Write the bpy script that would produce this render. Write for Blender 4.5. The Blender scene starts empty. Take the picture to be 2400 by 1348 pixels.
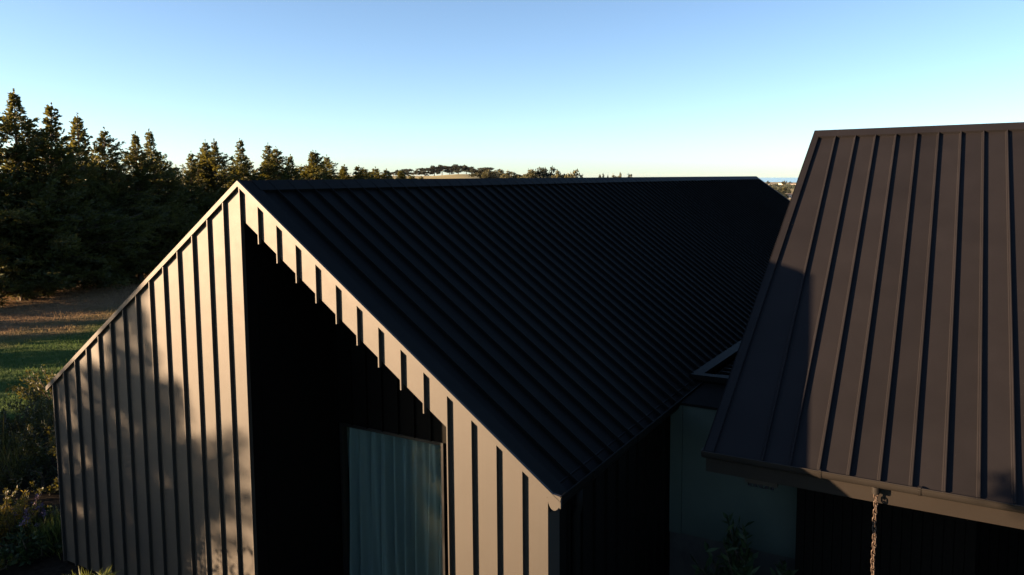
import bpy, math, random
import numpy as np
from mathutils import Vector, Matrix

# ------------------------------------------------------------------ scene, camera, light
scene = bpy.context.scene
COL = scene.collection
HAZE = 0.8e-5
GZ = -5.20                      # ground level; the front gable's apex is the origin

cam_data = bpy.data.cameras.new("camera")
cam_data.sensor_width = 36.0
cam_data.lens = 26.535
cam_data.shift_x = -0.0477
cam_data.shift_y = -0.0423
cam_data.clip_start = 0.05
cam_data.clip_end = 40000
cam = bpy.data.objects.new("camera", cam_data)
COL.objects.link(cam)
_r, _u, _f = (Vector((0.8853, 0.4650, -0.0016)), Vector((-0.0409, 0.0812, 0.9958)), Vector((-0.4632, 0.8816, -0.0909)))
_f.normalize(); _r = (_r - _f * _r.dot(_f)).normalized(); _u = _r.cross(_f)
_m = Matrix((( _r.x, _u.x, -_f.x, 6.7767), (_r.y, _u.y, -_f.y, -5.5209), (_r.z, _u.z, -_f.z, 0.0497), (0, 0, 0, 1)))
cam.matrix_world = _m
scene.camera = cam
CAM = Vector((6.7767, -5.5209, 0.0497))

SUN = Vector((0.754, 0.633, -0.176)).normalized()        # direction the light travels
sun_data = bpy.data.lights.new("sun", 'SUN')
sun_data.energy = 5.0
sun_data.angle = math.radians(0.55)
sun_data.color = (1.0, 0.66, 0.38)
sun = bpy.data.objects.new("sun", sun_data)
COL.objects.link(sun)
sun.rotation_euler = SUN.to_track_quat('-Z', 'Y').to_euler()

world = bpy.data.worlds.new("World")
scene.world = world
world.use_nodes = True
wn, wl = world.node_tree.nodes, world.node_tree.links
sky = wn.new('ShaderNodeTexSky')
sky.sky_type = 'NISHITA'
sky.sun_disc = False
sky.sun_elevation = math.asin(-SUN.z)
sky.sun_rotation = math.atan2(-SUN.x, -SUN.y) % (2 * math.pi)
sky.altitude = 60
sky.air_density = 0.6
sky.dust_density = 0.45
sky.ozone_density = 1.0
bg = wn['Background']
bg.inputs['Strength'].default_value = 0.05
tint = wn.new('ShaderNodeMix'); tint.data_type = 'RGBA'; tint.blend_type = 'MULTIPLY'      # white balance of the whole sky
tint.inputs['Factor'].default_value = 1.0; tint.inputs['B'].default_value = (0.84, 0.925, 0.985, 1)
hsv = wn.new('ShaderNodeHueSaturation'); hsv.inputs['Saturation'].default_value = 0.97
wl.new(sky.outputs['Color'], tint.inputs['A']); wl.new(tint.outputs['Result'], hsv.inputs['Color']); wl.new(hsv.outputs['Color'], bg.inputs['Color'])

scene.view_settings.view_transform = 'Standard'
scene.view_settings.look = 'None'
scene.view_settings.gamma = 1.0
scene.view_settings.use_curve_mapping = False
scene.view_settings.exposure = 2.55

# ------------------------------------------------------------------ helpers
def node_mat(name):
    m = bpy.data.materials.new(name); m.use_nodes = True
    nt = m.node_tree
    return m, nt, nt.nodes, nt.links, nt.nodes['Principled BSDF']

def noise(nt, scale, detail=4, rough=0.55, coord='Object', vec=None):
    n = nt.nodes.new('ShaderNodeTexNoise')
    n.inputs['Scale'].default_value = scale
    n.inputs['Detail'].default_value = detail
    n.inputs['Roughness'].default_value = rough
    if vec is None:
        tc = nt.nodes.new('ShaderNodeTexCoord'); vec = tc.outputs[coord]
    nt.links.new(vec, n.inputs['Vector'])
    return n

def ramp(nt, fac, stops):
    r = nt.nodes.new('ShaderNodeValToRGB')
    e = r.color_ramp.elements
    while len(e) < len(stops): e.new(0.5)
    for el, (p, c) in zip(e, stops):
        el.position = p; el.color = (*c, 1)
    nt.links.new(fac, r.inputs['Fac'])
    return r

def metal(name, base, rough, bump=0.02, vary=0.12, wave=0.0, spec=0.15):
    m, nt, N, L, b = node_mat(name)
    b.inputs['Specular IOR Level'].default_value = spec
    n = noise(nt, 1.7, 5)
    c0 = tuple(x * (1 - vary) for x in base); c1 = tuple(x * (1 + vary) for x in base)
    r = ramp(nt, n.outputs['Fac'], [(0.3, c0), (0.7, c1)])
    oi = N.new('ShaderNodeObjectInfo'); tr_ = N.new('ShaderNodeMapRange'); tr_.inputs['To Min'].default_value = 0.90; tr_.inputs['To Max'].default_value = 1.10
    L.new(oi.outputs['Random'], tr_.inputs['Value'])
    vm = N.new('ShaderNodeVectorMath'); vm.operation = 'SCALE'; L.new(r.outputs['Color'], vm.inputs[0]); L.new(tr_.outputs['Result'], vm.inputs['Scale'])
    L.new(vm.outputs[0], b.inputs['Base Color'])
    rr = nt.nodes.new('ShaderNodeMapRange')
    rr.inputs['To Min'].default_value = rough - 0.05; rr.inputs['To Max'].default_value = rough + 0.05
    n2 = noise(nt, 6, 6)
    L.new(n2.outputs['Fac'], rr.inputs['Value']); L.new(rr.outputs['Result'], b.inputs['Roughness'])
    bp = N.new('ShaderNodeBump'); bp.inputs['Strength'].default_value = bump; bp.inputs['Distance'].default_value = 0.004
    n3 = noise(nt, 420, 2)
    L.new(n3.outputs['Fac'], bp.inputs['Height'])
    if wave:
        b2 = N.new('ShaderNodeBump'); b2.inputs['Strength'].default_value = wave; b2.inputs['Distance'].default_value = 0.05
        n4 = noise(nt, 2.2, 1)
        L.new(n4.outputs['Fac'], b2.inputs['Height']); L.new(bp.outputs['Normal'], b2.inputs['Normal'])
        L.new(b2.outputs['Normal'], b.inputs['Normal'])
    else:
        L.new(bp.outputs['Normal'], b.inputs['Normal'])
    return m

def plain(name, base, rough=0.7, vary=0.15, scale=8, spec=0.5, metallic=0.0):
    m, nt, N, L, b = node_mat(name)
    n = noise(nt, scale, 5)
    r = ramp(nt, n.outputs['Fac'], [(0.3, tuple(x * (1 - vary) for x in base)), (0.7, tuple(x * (1 + vary) for x in base))])
    L.new(r.outputs['Color'], b.inputs['Base Color'])
    b.inputs['Roughness'].default_value = rough
    b.inputs['Specular IOR Level'].default_value = spec
    b.inputs['Metallic'].default_value = metallic
    return m

def leaf_mat(name, c0, c1, trans, tmix=0.35, rough=0.55, spec=0.35, scale=1.5):
    m, nt, N, L, b = node_mat(name)
    g = N.new('ShaderNodeNewGeometry'); oi = N.new('ShaderNodeObjectInfo')
    n = noise(nt, scale, 3)
    ad = N.new('ShaderNodeMath'); ad.operation = 'ADD'
    L.new(n.outputs['Fac'], ad.inputs[0])
    ml = N.new('ShaderNodeMath'); ml.operation = 'MULTIPLY_ADD'
    L.new(g.outputs['Random Per Island'], ml.inputs[0]); ml.inputs[1].default_value = 0.5; ml.inputs[2].default_value = -0.25
    L.new(ml.outputs[0], ad.inputs[1])
    r = ramp(nt, ad.outputs[0], [(0.25, c0), (0.8, c1)])
    L.new(r.outputs['Color'], b.inputs['Base Color'])
    b.inputs['Roughness'].default_value = rough
    b.inputs['Specular IOR Level'].default_value = spec
    t = N.new('ShaderNodeBsdfTranslucent')
    mx = N.new('ShaderNodeMix'); mx.data_type = 'RGBA'; mx.blend_type = 'MULTIPLY'; mx.inputs['Factor'].default_value = 0.0
    t.inputs['Color'].default_value = (*trans, 1)
    ms = N.new('ShaderNodeMixShader'); ms.inputs['Fac'].default_value = tmix
    N.remove(mx)
    L.new(b.outputs[0], ms.inputs[1]); L.new(t.outputs[0], ms.inputs[2])
    L.new(ms.outputs[0], N['Material Output'].inputs['Surface'])
    return m

M = {}
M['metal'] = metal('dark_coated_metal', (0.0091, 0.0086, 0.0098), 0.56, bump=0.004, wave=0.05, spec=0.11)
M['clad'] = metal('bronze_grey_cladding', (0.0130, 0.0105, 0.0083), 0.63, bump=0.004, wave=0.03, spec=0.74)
M['clad_trim'] = metal('bronze_grey_flashing', (0.0130, 0.0105, 0.0083), 0.62, bump=0.003, spec=0.74)
M['fascia'] = metal('grey_brown_fascia', (0.0100, 0.0080, 0.0066), 0.60, bump=0.003, spec=0.20)
M['trim'] = metal('dark_metal_flashing', (0.0091, 0.0086, 0.0098), 0.56, bump=0.003, spec=0.12)
M['gutter'] = metal('dark_gutter_metal', (0.013, 0.0118, 0.011), 0.46, bump=0.003)
M['board'] = plain('shade_darkened_board', (0.0045, 0.0040, 0.0036), 0.85, 0.3, 20, 0.03)  # near-black base stands in for the house shadow lying on these walls
M['shade_roof'] = metal('shade_toned_roof_metal', (0.0046, 0.0047, 0.0048), 0.58, bump=0.004, wave=0.06, spec=0.055)  # darker copy of the coated metal, shade of the unlit slope put in
M['shade_clad'] = metal('shade_toned_cladding', (0.0040, 0.0037, 0.0035), 0.6, bump=0.003, spec=0.05)  # darker copy of the metal, shade of the recess put into its colour
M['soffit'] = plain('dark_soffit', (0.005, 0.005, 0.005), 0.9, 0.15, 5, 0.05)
M['pale'] = plain('pale_grey_panel', (0.042, 0.058, 0.051), 0.8, 0.06, 3, 0.1)
M['frame'] = plain('black_aluminium', (0.010, 0.010, 0.011), 0.4, 0.1, 5, 0.5)
M['plinth'] = plain('dark_concrete', (0.04, 0.04, 0.038), 0.9, 0.2, 6, 0.2)
M['rust'] = plain('rusted_iron', (0.052, 0.037, 0.029), 0.5, 0.5, 60, 0.4, 0.2)
M['bark'] = plain('bark', (0.06, 0.045, 0.032), 0.9, 0.4, 14, 0.2)
M['palebark'] = plain('pale_bark', (0.20, 0.17, 0.14), 0.9, 0.3, 3, 0.2)
M['wall_pale'] = plain('cream_render', (0.6, 0.56, 0.5), 0.8, 0.06, 1, 0.2)
M['tile'] = plain('grey_roofing', (0.14, 0.12, 0.11), 0.8, 0.2, 1, 0.2)
M['conifer'] = leaf_mat('conifer_needles', (0.010, 0.019, 0.006), (0.048, 0.060, 0.015), (0.16, 0.145, 0.025), 0.33)
M['pine'] = leaf_mat('pine_needles', (0.045, 0.075, 0.018), (0.10, 0.125, 0.035), (0.16, 0.18, 0.03), 0.25)
M['shrub'] = leaf_mat('shrub_leaves', (0.012, 0.024, 0.007), (0.036, 0.046, 0.012), (0.12, 0.105, 0.015), 0.28)
M['gold'] = leaf_mat('golden_leaves', (0.035, 0.042, 0.009), (0.115, 0.092, 0.016), (0.24, 0.18, 0.025), 0.38)
M['glossy_leaf'] = leaf_mat('glossy_dark_leaves', (0.012, 0.026, 0.010), (0.03, 0.05, 0.02), (0.06, 0.09, 0.02), 0.15, 0.5, 0.15)
M['gum'] = leaf_mat('gum_leaves', (0.018, 0.026, 0.020), (0.040, 0.048, 0.030), (0.04, 0.045, 0.02), 0.15, 0.7, 0.2, 0.3)
M['gum_gold'] = leaf_mat('dry_gum_leaves', (0.035, 0.038, 0.018), (0.085, 0.080, 0.032), (0.08, 0.07, 0.02), 0.15, 0.7, 0.2, 0.3)
M['flower'] = plain('mauve_petals', (0.12, 0.085, 0.16), 0.7, 0.25, 30, 0.2)
M['white_flower'] = plain('white_petals', (0.6, 0.58, 0.5), 0.7, 0.15, 30, 0.2)

class MB:
    """collects polygons for one mesh object"""
    def __init__(s): s.v = []; s.f = []
    def poly(s, pts):
        b = len(s.v); s.v += [tuple(p) for p in pts]; s.f.append(tuple(range(b, b + len(pts))))
    def prism(s, pts, ext):
        """closed prism: polygon pts swept by vector ext"""
        n = len(pts); b = len(s.v); e = Vector(ext)
        P = [Vector(p) for p in pts]
        nv = Vector((0, 0, 0))
        for i in range(n): nv += P[i].cross(P[(i + 1) % n])
        if nv.dot(e) > 0: P.reverse()
        s.v += [tuple(p) for p in P] + [tuple(p + e) for p in P]
        s.f.append(tuple(range(b, b + n)))
        s.f.append(tuple(reversed(range(b + n, b + 2 * n))))
        for i in range(n):
            j = (i + 1) % n
            s.f.append((b + i, b + n + i, b + n + j, b + j))
    def box(s, x0, x1, y0, y1, z0, z1):
        s.prism([(x0, y0, z0), (x1, y0, z0), (x1, y1, z0), (x0, y1, z0)], (0, 0, z1 - z0))
    def tube(s, pts, rad, n=8, close=False, caps=True):
        P = [Vector(p) for p in pts]; k = len(P); b = len(s.v)
        if not hasattr(rad, '__len__'): rad = [rad] * k
        prev = None
        for i in range(k):
            if close: d = P[(i + 1) % k] - P[i - 1]
            else: d = P[min(i + 1, k - 1)] - P[max(i - 1, 0)]
            d.normalize()
            if prev is None:
                a = d.cross(Vector((0, 0, 1)));
                if a.length < 1e-3: a = d.cross(Vector((1, 0, 0)))
            else: a = prev - d * prev.dot(d)
            a.normalize(); prev = a; c = d.cross(a)
            for j in range(n):
                t = 2 * math.pi * j / n
                s.v.append(tuple(P[i] + (a * math.cos(t) + c * math.sin(t)) * rad[i]))
        m = k if close else k - 1
        for i in range(m):
            for j in range(n):
                i2 = (i + 1) % k
                s.f.append((b + i * n + j, b + i * n + (j + 1) % n, b + i2 * n + (j + 1) % n, b + i2 * n + j))
        if caps and not close:
            s.f.append(tuple(reversed(range(b, b + n)))); s.f.append(tuple(range(b + (k - 1) * n, b + k * n)))
    def build(s, name, mat, parent=None, smooth=False, origin=None):
        me = bpy.data.meshes.new(name)
        v = s.v
        if origin is not None:
            v = [(p[0] - origin[0], p[1] - origin[1], p[2] - origin[2]) for p in v]
        me.from_pydata(v, [], s.f); me.update()
        if smooth:
            for p in me.polygons: p.use_smooth = True
        me.materials.append(mat)
        o = bpy.data.objects.new(name, me); COL.objects.link(o)
        if origin is not None: o.location = origin
        if parent is not None:
            o.parent = parent
            if origin is None: o.location = -Vector(parent.location) if parent.parent is None and parent.type == 'EMPTY' else (0, 0, 0)
        return o

def np_mesh(name, V, F, mat, parent=None):
    """fast mesh from arrays; F is (n,4) or (n,3)"""
    me = bpy.data.meshes.new(name)
    V = np.asarray(V, np.float32); F = np.asarray(F, np.int32)
    k = F.shape[1]
    me.vertices.add(len(V)); me.vertices.foreach_set('co', V.ravel())
    me.loops.add(F.size); me.loops.foreach_set('vertex_index', F.ravel())
    me.polygons.add(len(F)); me.polygons.foreach_set('loop_start', np.arange(0, F.size, k, dtype=np.int32))
    me.update(calc_edges=True); me.validate()
    me.materials.append(mat)
    o = bpy.data.objects.new(name, me); COL.objects.link(o)
    if parent is not None: o.parent = parent
    return o

def thing(name, label, cat, loc=(0, 0, 0), rz=0.0, group=None):
    o = bpy.data.objects.new(name, None); COL.objects.link(o)
    o.empty_display_size = 0.3
    o.location = loc; o.rotation_euler = (0, 0, rz)
    o['label'] = label; o['category'] = cat
    if group: o['group'] = group
    return o

def dup(root, loc, rz, sc, label, group=None):
    r = root.copy(); COL.objects.link(r)
    r.location = loc; r.rotation_euler = (0, 0, rz); r.scale = sc
    r['label'] = label
    if group: r['group'] = group
    for ch in list(root.children):
        c = ch.copy(); COL.objects.link(c); c.parent = r
        for g in ch.children:
            q = g.copy(); COL.objects.link(q); q.parent = c
    return r

def struct(o):
    o['kind'] = 'structure'; return o

def leaves(P, D, length, width, rng, jitter=0.5, fold=0.0):
    """diamond-shaped leaves at P pointing along D"""
    n = len(P)
    D = D + rng.normal(0, jitter, (n, 3)); D /= np.linalg.norm(D, axis=1)[:, None] + 1e-9
    A = rng.normal(0, 1, (n, 3)); S = np.cross(D, A); S /= np.linalg.norm(S, axis=1)[:, None] + 1e-9
    L = (length * rng.uniform(0.65, 1.3, n))[:, None]; W = (width * rng.uniform(0.7, 1.2, n))[:, None]
    U = np.cross(D, S)
    V = np.empty((n, 4, 3))
    V[:, 0] = P; V[:, 1] = P + D * L * 0.5 + S * W * 0.5 + U * L * fold; V[:, 2] = P + D * L; V[:, 3] = P + D * L * 0.5 - S * W * 0.5 + U * L * fold
    return V.reshape(-1, 3), np.arange(n * 4).reshape(n, 4)

# ------------------------------------------------------------------ ground, sea
CX, CY = CAM.x, CAM.y
def sstep(a, b, x):
    t = np.clip((x - a) / (b - a), 0, 1); return t * t * (3 - 2 * t)

def ground_z(az, r):
    """height (m) at azimuth az (degrees, clockwise from +Y) and range r from the camera"""
    az = np.asarray(az, float); r = np.asarray(r, float)
    sea_side = sstep(-36, -22, az) * (1 - sstep(60, 90, az))
    drop = np.interp(r, [0, 60, 150, 600, 1200, 2500, 4000, 4600, 12000], [0, 0, -2.2, -15.2, -21, -28.2, -31.0, -36, -45])
    z = GZ + drop * sea_side
    hill = 6.9 * np.exp(-((az + 35.0) / 3.2) ** 2) * np.exp(-((r - 1000) / 330.0) ** 2)
    hill2 = 4.0 * np.exp(-((az + 44.0) / 6.0) ** 2) * np.exp(-((r - 1150) / 400.0) ** 2)
    mid = 1.5 * np.exp(-((az + 29) / 4.0) ** 2) * np.exp(-((r - 800) / 250.0) ** 2)
    und = 0.5 * np.sin(az * 0.9) * sstep(150, 600, r)
    return z + hill + hill2 + mid + und

azs = np.concatenate([np.arange(-180, -70, 10), np.arange(-70, 8, 0.75), np.arange(10, 181, 10)])
rs = np.concatenate([[0.5], np.geomspace(4, 12500, 80)])
A, R_ = np.meshgrid(azs, rs)
Zg = ground_z(A, R_)
Vg = np.stack([CX + R_ * np.sin(np.radians(A)), CY + R_ * np.cos(np.radians(A)), Zg], -1).reshape(-1, 3)
na, nr = len(azs), len(rs)
ii, jj = np.meshgrid(np.arange(nr - 1), np.arange(na - 1), indexing='ij')
Fg = np.stack([ii * na + jj, ii * na + jj + 1, (ii + 1) * na + jj + 1, (ii + 1) * na + jj], -1).reshape(-1, 4)[:, ::-1]

def ground_material():
    m, nt, N, L, b = node_mat('grassland')
    geo = N.new('ShaderNodeNewGeometry'); sx = N.new('ShaderNodeSeparateXYZ')
    pos = geo.outputs['Position']; L.new(pos, sx.inputs[0])
    n1 = noise(nt, 0.18, 6, 0.6, vec=pos); n2 = noise(nt, 2.5, 6, 0.65, vec=pos); n3 = noise(nt, 14, 5, 0.6, vec=pos)
    # green turf / brown dry grass nearer the conifers
    green = ramp(nt, n2.outputs['Fac'], [(0.3, (0.026, 0.055, 0.012)), (0.7, (0.065, 0.10, 0.026))])
    dry = ramp(nt, n2.outputs['Fac'], [(0.3, (0.10, 0.065, 0.035)), (0.7, (0.20, 0.135, 0.075))])
    far = ramp(nt, noise(nt, 0.012, 6, 0.6, vec=pos).outputs['Fac'], [(0.35, (0.15, 0.14, 0.065)), (0.6, (0.27, 0.235, 0.115))])
    soil = ramp(nt, n3.outputs['Fac'], [(0.3, (0.02, 0.016, 0.012)), (0.7, (0.05, 0.038, 0.026))])
    def mix(f, a, c):
        x = N.new('ShaderNodeMix'); x.data_type = 'RGBA'
        L.new(f, x.inputs['Factor']); L.new(a, x.inputs['A']); L.new(c, x.inputs['B']); return x.outputs['Result']
    def rng_(val, a, c):
        x = N.new('ShaderNodeMapRange'); x.interpolation_type = 'SMOOTHSTEP'
        x.inputs['From Min'].default_value = a; x.inputs['From Max'].default_value = c
        L.new(val, x.inputs['Value']); return x.outputs['Result']
    def madd(v, k, w):
        x = N.new('ShaderNodeMath'); x.operation = 'MULTIPLY_ADD'
        L.new(v, x.inputs[0]); x.inputs[1].default_value = k; L.new(w, x.inputs[2]); return x.outputs[0]
    wob = madd(n1.outputs['Fac'], 9.0, sx.outputs['X'])
    col = mix(rng_(wob, -15.0, -18.8), green.outputs[0], dry.outputs[0])      # brown under and beside the conifer row
    ln = N.new('ShaderNodeVectorMath'); ln.operation = 'LENGTH'; L.new(pos, ln.inputs[0])
    col = mix(rng_(ln.outputs['Value'], 120, 260), col, far.outputs[0])
    L.new(col, b.inputs['Base Color'])
    b.inputs['Roughness'].default_value = 0.95; b.inputs['Specular IOR Level'].default_value = 0.1
    bp = N.new('ShaderNodeBump'); bp.inputs['Strength'].default_value = 0.6; bp.inputs['Distance'].default_value = 0.06
    L.new(n3.outputs['Fac'], bp.inputs['Height']); L.new(bp.outputs['Normal'], b.inputs['Normal'])
    return m
ground = struct(np_mesh('ground', Vg, Fg, ground_material()))
ground['label'] = 'dry grassland falling away to the sea'

def sea_material():
    m, nt, N, L, b = node_mat('sea_water')
    b.inputs['Base Color'].default_value = (0.04, 0.15, 0.23, 1)
    b.inputs['Roughness'].default_value = 0.18
    geo = N.new('ShaderNodeNewGeometry')
    n = noise(nt, 0.05, 4, 0.6, vec=geo.outputs['Position'])
    bp = N.new('ShaderNodeBump'); bp.inputs['Strength'].default_value = 0.3; bp.inputs['Distance'].default_value = 1.5
    L.new(n.outputs['Fac'], bp.inputs['Height']); L.new(bp.outputs['Normal'], b.inputs['Normal'])
    return m
SEA_Z = -36.0
sa = np.radians(np.arange(-40, 71, 5)); sr = np.array([3600, 6000, 10800.0])
SA, SR = np.meshgrid(sa, sr)
Vs = np.stack([CX + SR * np.sin(SA), CY + SR * np.cos(SA), np.full_like(SA, SEA_Z)], -1).reshape(-1, 3)
ii, jj = np.meshgrid(np.arange(len(sr) - 1), np.arange(len(sa) - 1), indexing='ij'); k = len(sa)
Fs = np.stack([ii * k + jj, ii * k + jj + 1, (ii + 1) * k + jj + 1, (ii + 1) * k + jj], -1).reshape(-1, 4)[:, ::-1]
sea = struct(np_mesh('sea', Vs, Fs, sea_material()))

# ------------------------------------------------------------------ the front house
XC, TP, HW = 0.040, 0.7074, 3.70          # ridge x, roof slope, half width of the gable wall
PAN = 0.265
RIBH = 0.036
L_HOUSE = 23.1
ZE = -2.70
house = thing('gabled_house', 'long dark metal clad house with steep gable end catching warm sunlight', 'house', (XC, 0, GZ))
def rz_(u):                                # height of the verge's top line
    return -TP * abs(u - XC)

def seam_panel(poly, normal, rib, ribdir, back=0.012, ribh=RIBH, ribw=0.012, foot=None):
    """flat pan (polygon) with one upright seam; rib = (bottom point, top point) of the seam's outer edge; ribdir points into the pan's neighbour"""
    mb = MB(); n = Vector(normal)
    mb.prism(poly, -n * back)
    if rib:
        a, c = Vector(rib[0]), Vector(rib[1]); w = Vector(ribdir) * ribw
        mb.prism([a, c, c - w, a - w], n * ribh)
        w2 = Vector(ribdir) * (ribw + 0.016)
        mb.prism([a - w, c - w, c - w2, a - w2], n * 0.008)
    return mb

# gable panels: ribs at u_k
def u_k(k): return k * PAN + 0.0655
PY = 0.0
BOT = GZ + 0.10
STRIP = 0.402
for k in range(-15, 14):
    u0 = max(u_k(k), XC - HW); u1 = min(u_k(k + 1), XC + HW)
    if k == -15: u1 = u_k(-14)
    top = 0.045
    if k < 0:
        zb0 = zb1 = BOT
    elif k < 10:
        zb0, zb1 = rz_(u0) - STRIP, rz_(u1) - STRIP
    else:
        zb0 = zb1 = BOT
    pts = [(u0, PY, zb0), (u1, PY, zb1), (u1, PY, rz_(u1) - top)]
    if u0 < XC < u1: pts.append((XC, PY, -top))
    pts.append((u0, PY, rz_(u0) - top))
    # the seam sits on the panel's left edge (its right flank at u_k)
    rb = zb0 - (0.055 if 1 <= k < 10 else 0.0)
    if k == 0: rb = BOT
    rib = None
    mb = MB(); mb.prism(pts, (0, 0.012, 0))
    if k >= -14:
        w = 0.013
        mb.prism([(u0 - w, PY, rb), (u0, PY, rb), (u0, PY, rz_(u0) - top), (u0 - w, PY, rz_(u0 - w) - top)], (0, -RIBH, 0))
    mb.build('wall_panel', M['clad'], house)
mb = MB()                                   # corner flashings at both ends of the gable and the recess corner
mb.box(XC - HW - 0.012, XC - HW, -0.03, 0.20, BOT, ZE - 0.02)
mb.build('corner_trim', M['clad_trim'], house)
mb = MB(); mb.box(XC + HW, XC + HW + 0.012, -0.012, 0.20, BOT, ZE - 0.02)
mb.build('corner_trim', M['clad_trim'], house)

# verge trims (front face + folded top), one per side
TIP = 3.85
for sgn in (-1, 1):
    mb = MB()
    t = 0.060
    a = (XC, 0); c = (XC + sgn * TIP, -TP * TIP)
    face = [(a[0], -0.040, a[1]), (c[0], -0.040, c[1]), (c[0], -0.040, c[1] - t), (a[0], -0.040, a[1] - t)]
    mb.prism(face, (0, 0.028, 0))
    mb.build('verge_trim', M['clad_trim'], house)
    # flashing returned over the roof edge
    mb = MB()
    face2 = [(a[0], -0.012, a[1]), (c[0], -0.012, c[1]), (c[0], -0.012, c[1] - 0.030), (a[0], -0.012, a[1] - 0.030)]
    mb.prism(face2, (0, 0.175, 0))
    mb.build('verge_flashing', M['shade_roof'], house)

# backing wall of the gable behind the panels (solid house body) and sides
WALL_T = 0.16
mb = MB()
mb.prism([(XC - HW + 0.01, 0.012, GZ), (0.04, 0.012, GZ), (0.04, 0.012, -0.06), (XC - HW + 0.01, 0.012, ZE)], (0, WALL_T, 0))
mb.prism([(2.705, 0.012, GZ), (XC + HW - 0.01, 0.012, GZ), (XC + HW - 0.01, 0.012, ZE - 0.03), (2.705, 0.012, rz_(2.705) - 0.06)], (0, WALL_T, 0))
mb.prism([(0.05, 0.012, rz_(0.05) - STRIP), (2.70, 0.012, rz_(2.70) - STRIP), (2.70, 0.012, rz_(2.70) - 0.06), (0.05, 0.012, -0.06)], (0, WALL_T, 0))
mb.build('gable_backing', M['board'], house)
# recess: reveals, sloping soffit, rear wall with cladding
RD = 1.30
mb = MB(); mb.box(0.0, 0.052, 0.012 + WALL_T, RD, GZ, -0.42); mb.build('recess_reveal', M['shade_clad'], house)
mb = MB(); mb.box(2.705, 2.76, 0.012 + WALL_T, RD, GZ, rz_(2.76) - 0.40); mb.build('recess_reveal', M['shade_clad'], house)
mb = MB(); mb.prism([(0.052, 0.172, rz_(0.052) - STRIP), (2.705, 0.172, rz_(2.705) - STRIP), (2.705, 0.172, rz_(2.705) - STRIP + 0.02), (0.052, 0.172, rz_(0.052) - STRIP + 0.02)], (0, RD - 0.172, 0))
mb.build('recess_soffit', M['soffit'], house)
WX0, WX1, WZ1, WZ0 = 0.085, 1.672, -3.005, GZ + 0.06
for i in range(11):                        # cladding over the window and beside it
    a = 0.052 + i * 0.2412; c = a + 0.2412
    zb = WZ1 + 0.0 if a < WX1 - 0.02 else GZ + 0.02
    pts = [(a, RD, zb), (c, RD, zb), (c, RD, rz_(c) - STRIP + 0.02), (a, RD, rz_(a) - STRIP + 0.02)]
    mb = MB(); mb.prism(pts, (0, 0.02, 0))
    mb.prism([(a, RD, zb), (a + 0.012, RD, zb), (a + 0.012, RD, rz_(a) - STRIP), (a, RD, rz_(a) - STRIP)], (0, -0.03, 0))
    mb.build('recess_panel', M['shade_clad'], house)
# window
win = MB()
fw = 0.034
win.box(WX0, WX0 + fw, RD - 0.015, RD + 0.08, WZ0, WZ1); win.box(WX1 - fw, WX1, RD - 0.015, RD + 0.08, WZ0, WZ1)
win.box(WX0 + fw, WX1 - fw, RD - 0.013, RD + 0.078, WZ1 - 0.035, WZ1); win.box(WX0 + fw, WX1 - fw, RD - 0.013, RD + 0.078, WZ0, WZ0 + 0.05)
window = win.build('window', M['frame'], house)
gm, nt, N, L, b = node_mat('window_glass')
b.inputs['Base Color'].default_value = (0.92, 0.97, 0.97, 1); b.inputs['Roughness'].default_value = 0.0; b.inputs['IOR'].default_value = 1.5
b.inputs['Transmission Weight'].default_value = 1.0
tb = N.new('ShaderNodeBsdfTransparent'); tb.inputs['Color'].default_value = (0.86, 0.93, 0.93, 1)
gl = N.new('ShaderNodeBsdfGlossy'); gl.inputs['Roughness'].default_value = 0.0
fr = N.new('ShaderNodeFresnel'); fr.inputs['IOR'].default_value = 2.2
gg = N.new('ShaderNodeNewGeometry'); ff = N.new('ShaderNodeMath'); ff.operation = 'SUBTRACT'; ff.inputs[0].default_value = 1.0
L.new(gg.outputs['Backfacing'], ff.inputs[1]); fm = N.new('ShaderNodeMath'); fm.operation = 'MULTIPLY'
L.new(fr.outputs[0], fm.inputs[0]); L.new(ff.outputs[0], fm.inputs[1])
ms = N.new('ShaderNodeMixShader'); L.new(fm.outputs[0], ms.inputs['Fac']); L.new(tb.outputs[0], ms.inputs[1]); L.new(gl.outputs[0], ms.inputs[2])
L.new(ms.outputs[0], N['Material Output'].inputs['Surface'])
g = MB(); g.box(WX0 + fw, WX1 - fw, RD + 0.030, RD + 0.036, WZ0 + 0.05, WZ1 - 0.035)
g.build('pane', gm, window)
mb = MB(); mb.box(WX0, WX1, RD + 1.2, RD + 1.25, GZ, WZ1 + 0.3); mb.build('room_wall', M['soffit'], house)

# curtain: wavy sheer cloth behind the glass
cm, nt, N, L, b = node_mat('sheer_curtain')
b.inputs['Base Color'].default_value = (0.25, 0.29, 0.29, 1); b.inputs['Roughness'].default_value = 0.9; b.inputs['Specular IOR Level'].default_value = 0.1
wv = noise(nt, 90, 3); bp = N.new('ShaderNodeBump'); bp.inputs['Strength'].default_value = 0.15; bp.inputs['Distance'].default_value = 0.003
L.new(wv.outputs['Fac'], bp.inputs['Height']); L.new(bp.outputs['Normal'], b.inputs['Normal'])
rng = np.random.default_rng(5)
nx, nz = 260, 24
xs = np.linspace(WX0 - 0.06, WX1 - 0.02, nx); zs = np.linspace(WZ0 + 0.01, WZ1 + 0.05, nz)
XX, ZZ = np.meshgrid(xs, zs)
ph = np.cumsum(rng.uniform(0.7, 1.3, nx)) * 0.36
drift = (WZ1 - ZZ) * 0.25
wavey = 0.060 * np.sin(0.62 * ph[None, :] + 0.5 * np.sin(ZZ * 0.9) + drift * 0.6) + 0.020 * np.sin(1.35 * ph[None, :] + 1.3 + drift) + 0.010 * np.sin(0.37 * ph[None, :] + ZZ * 0.6)
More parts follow.
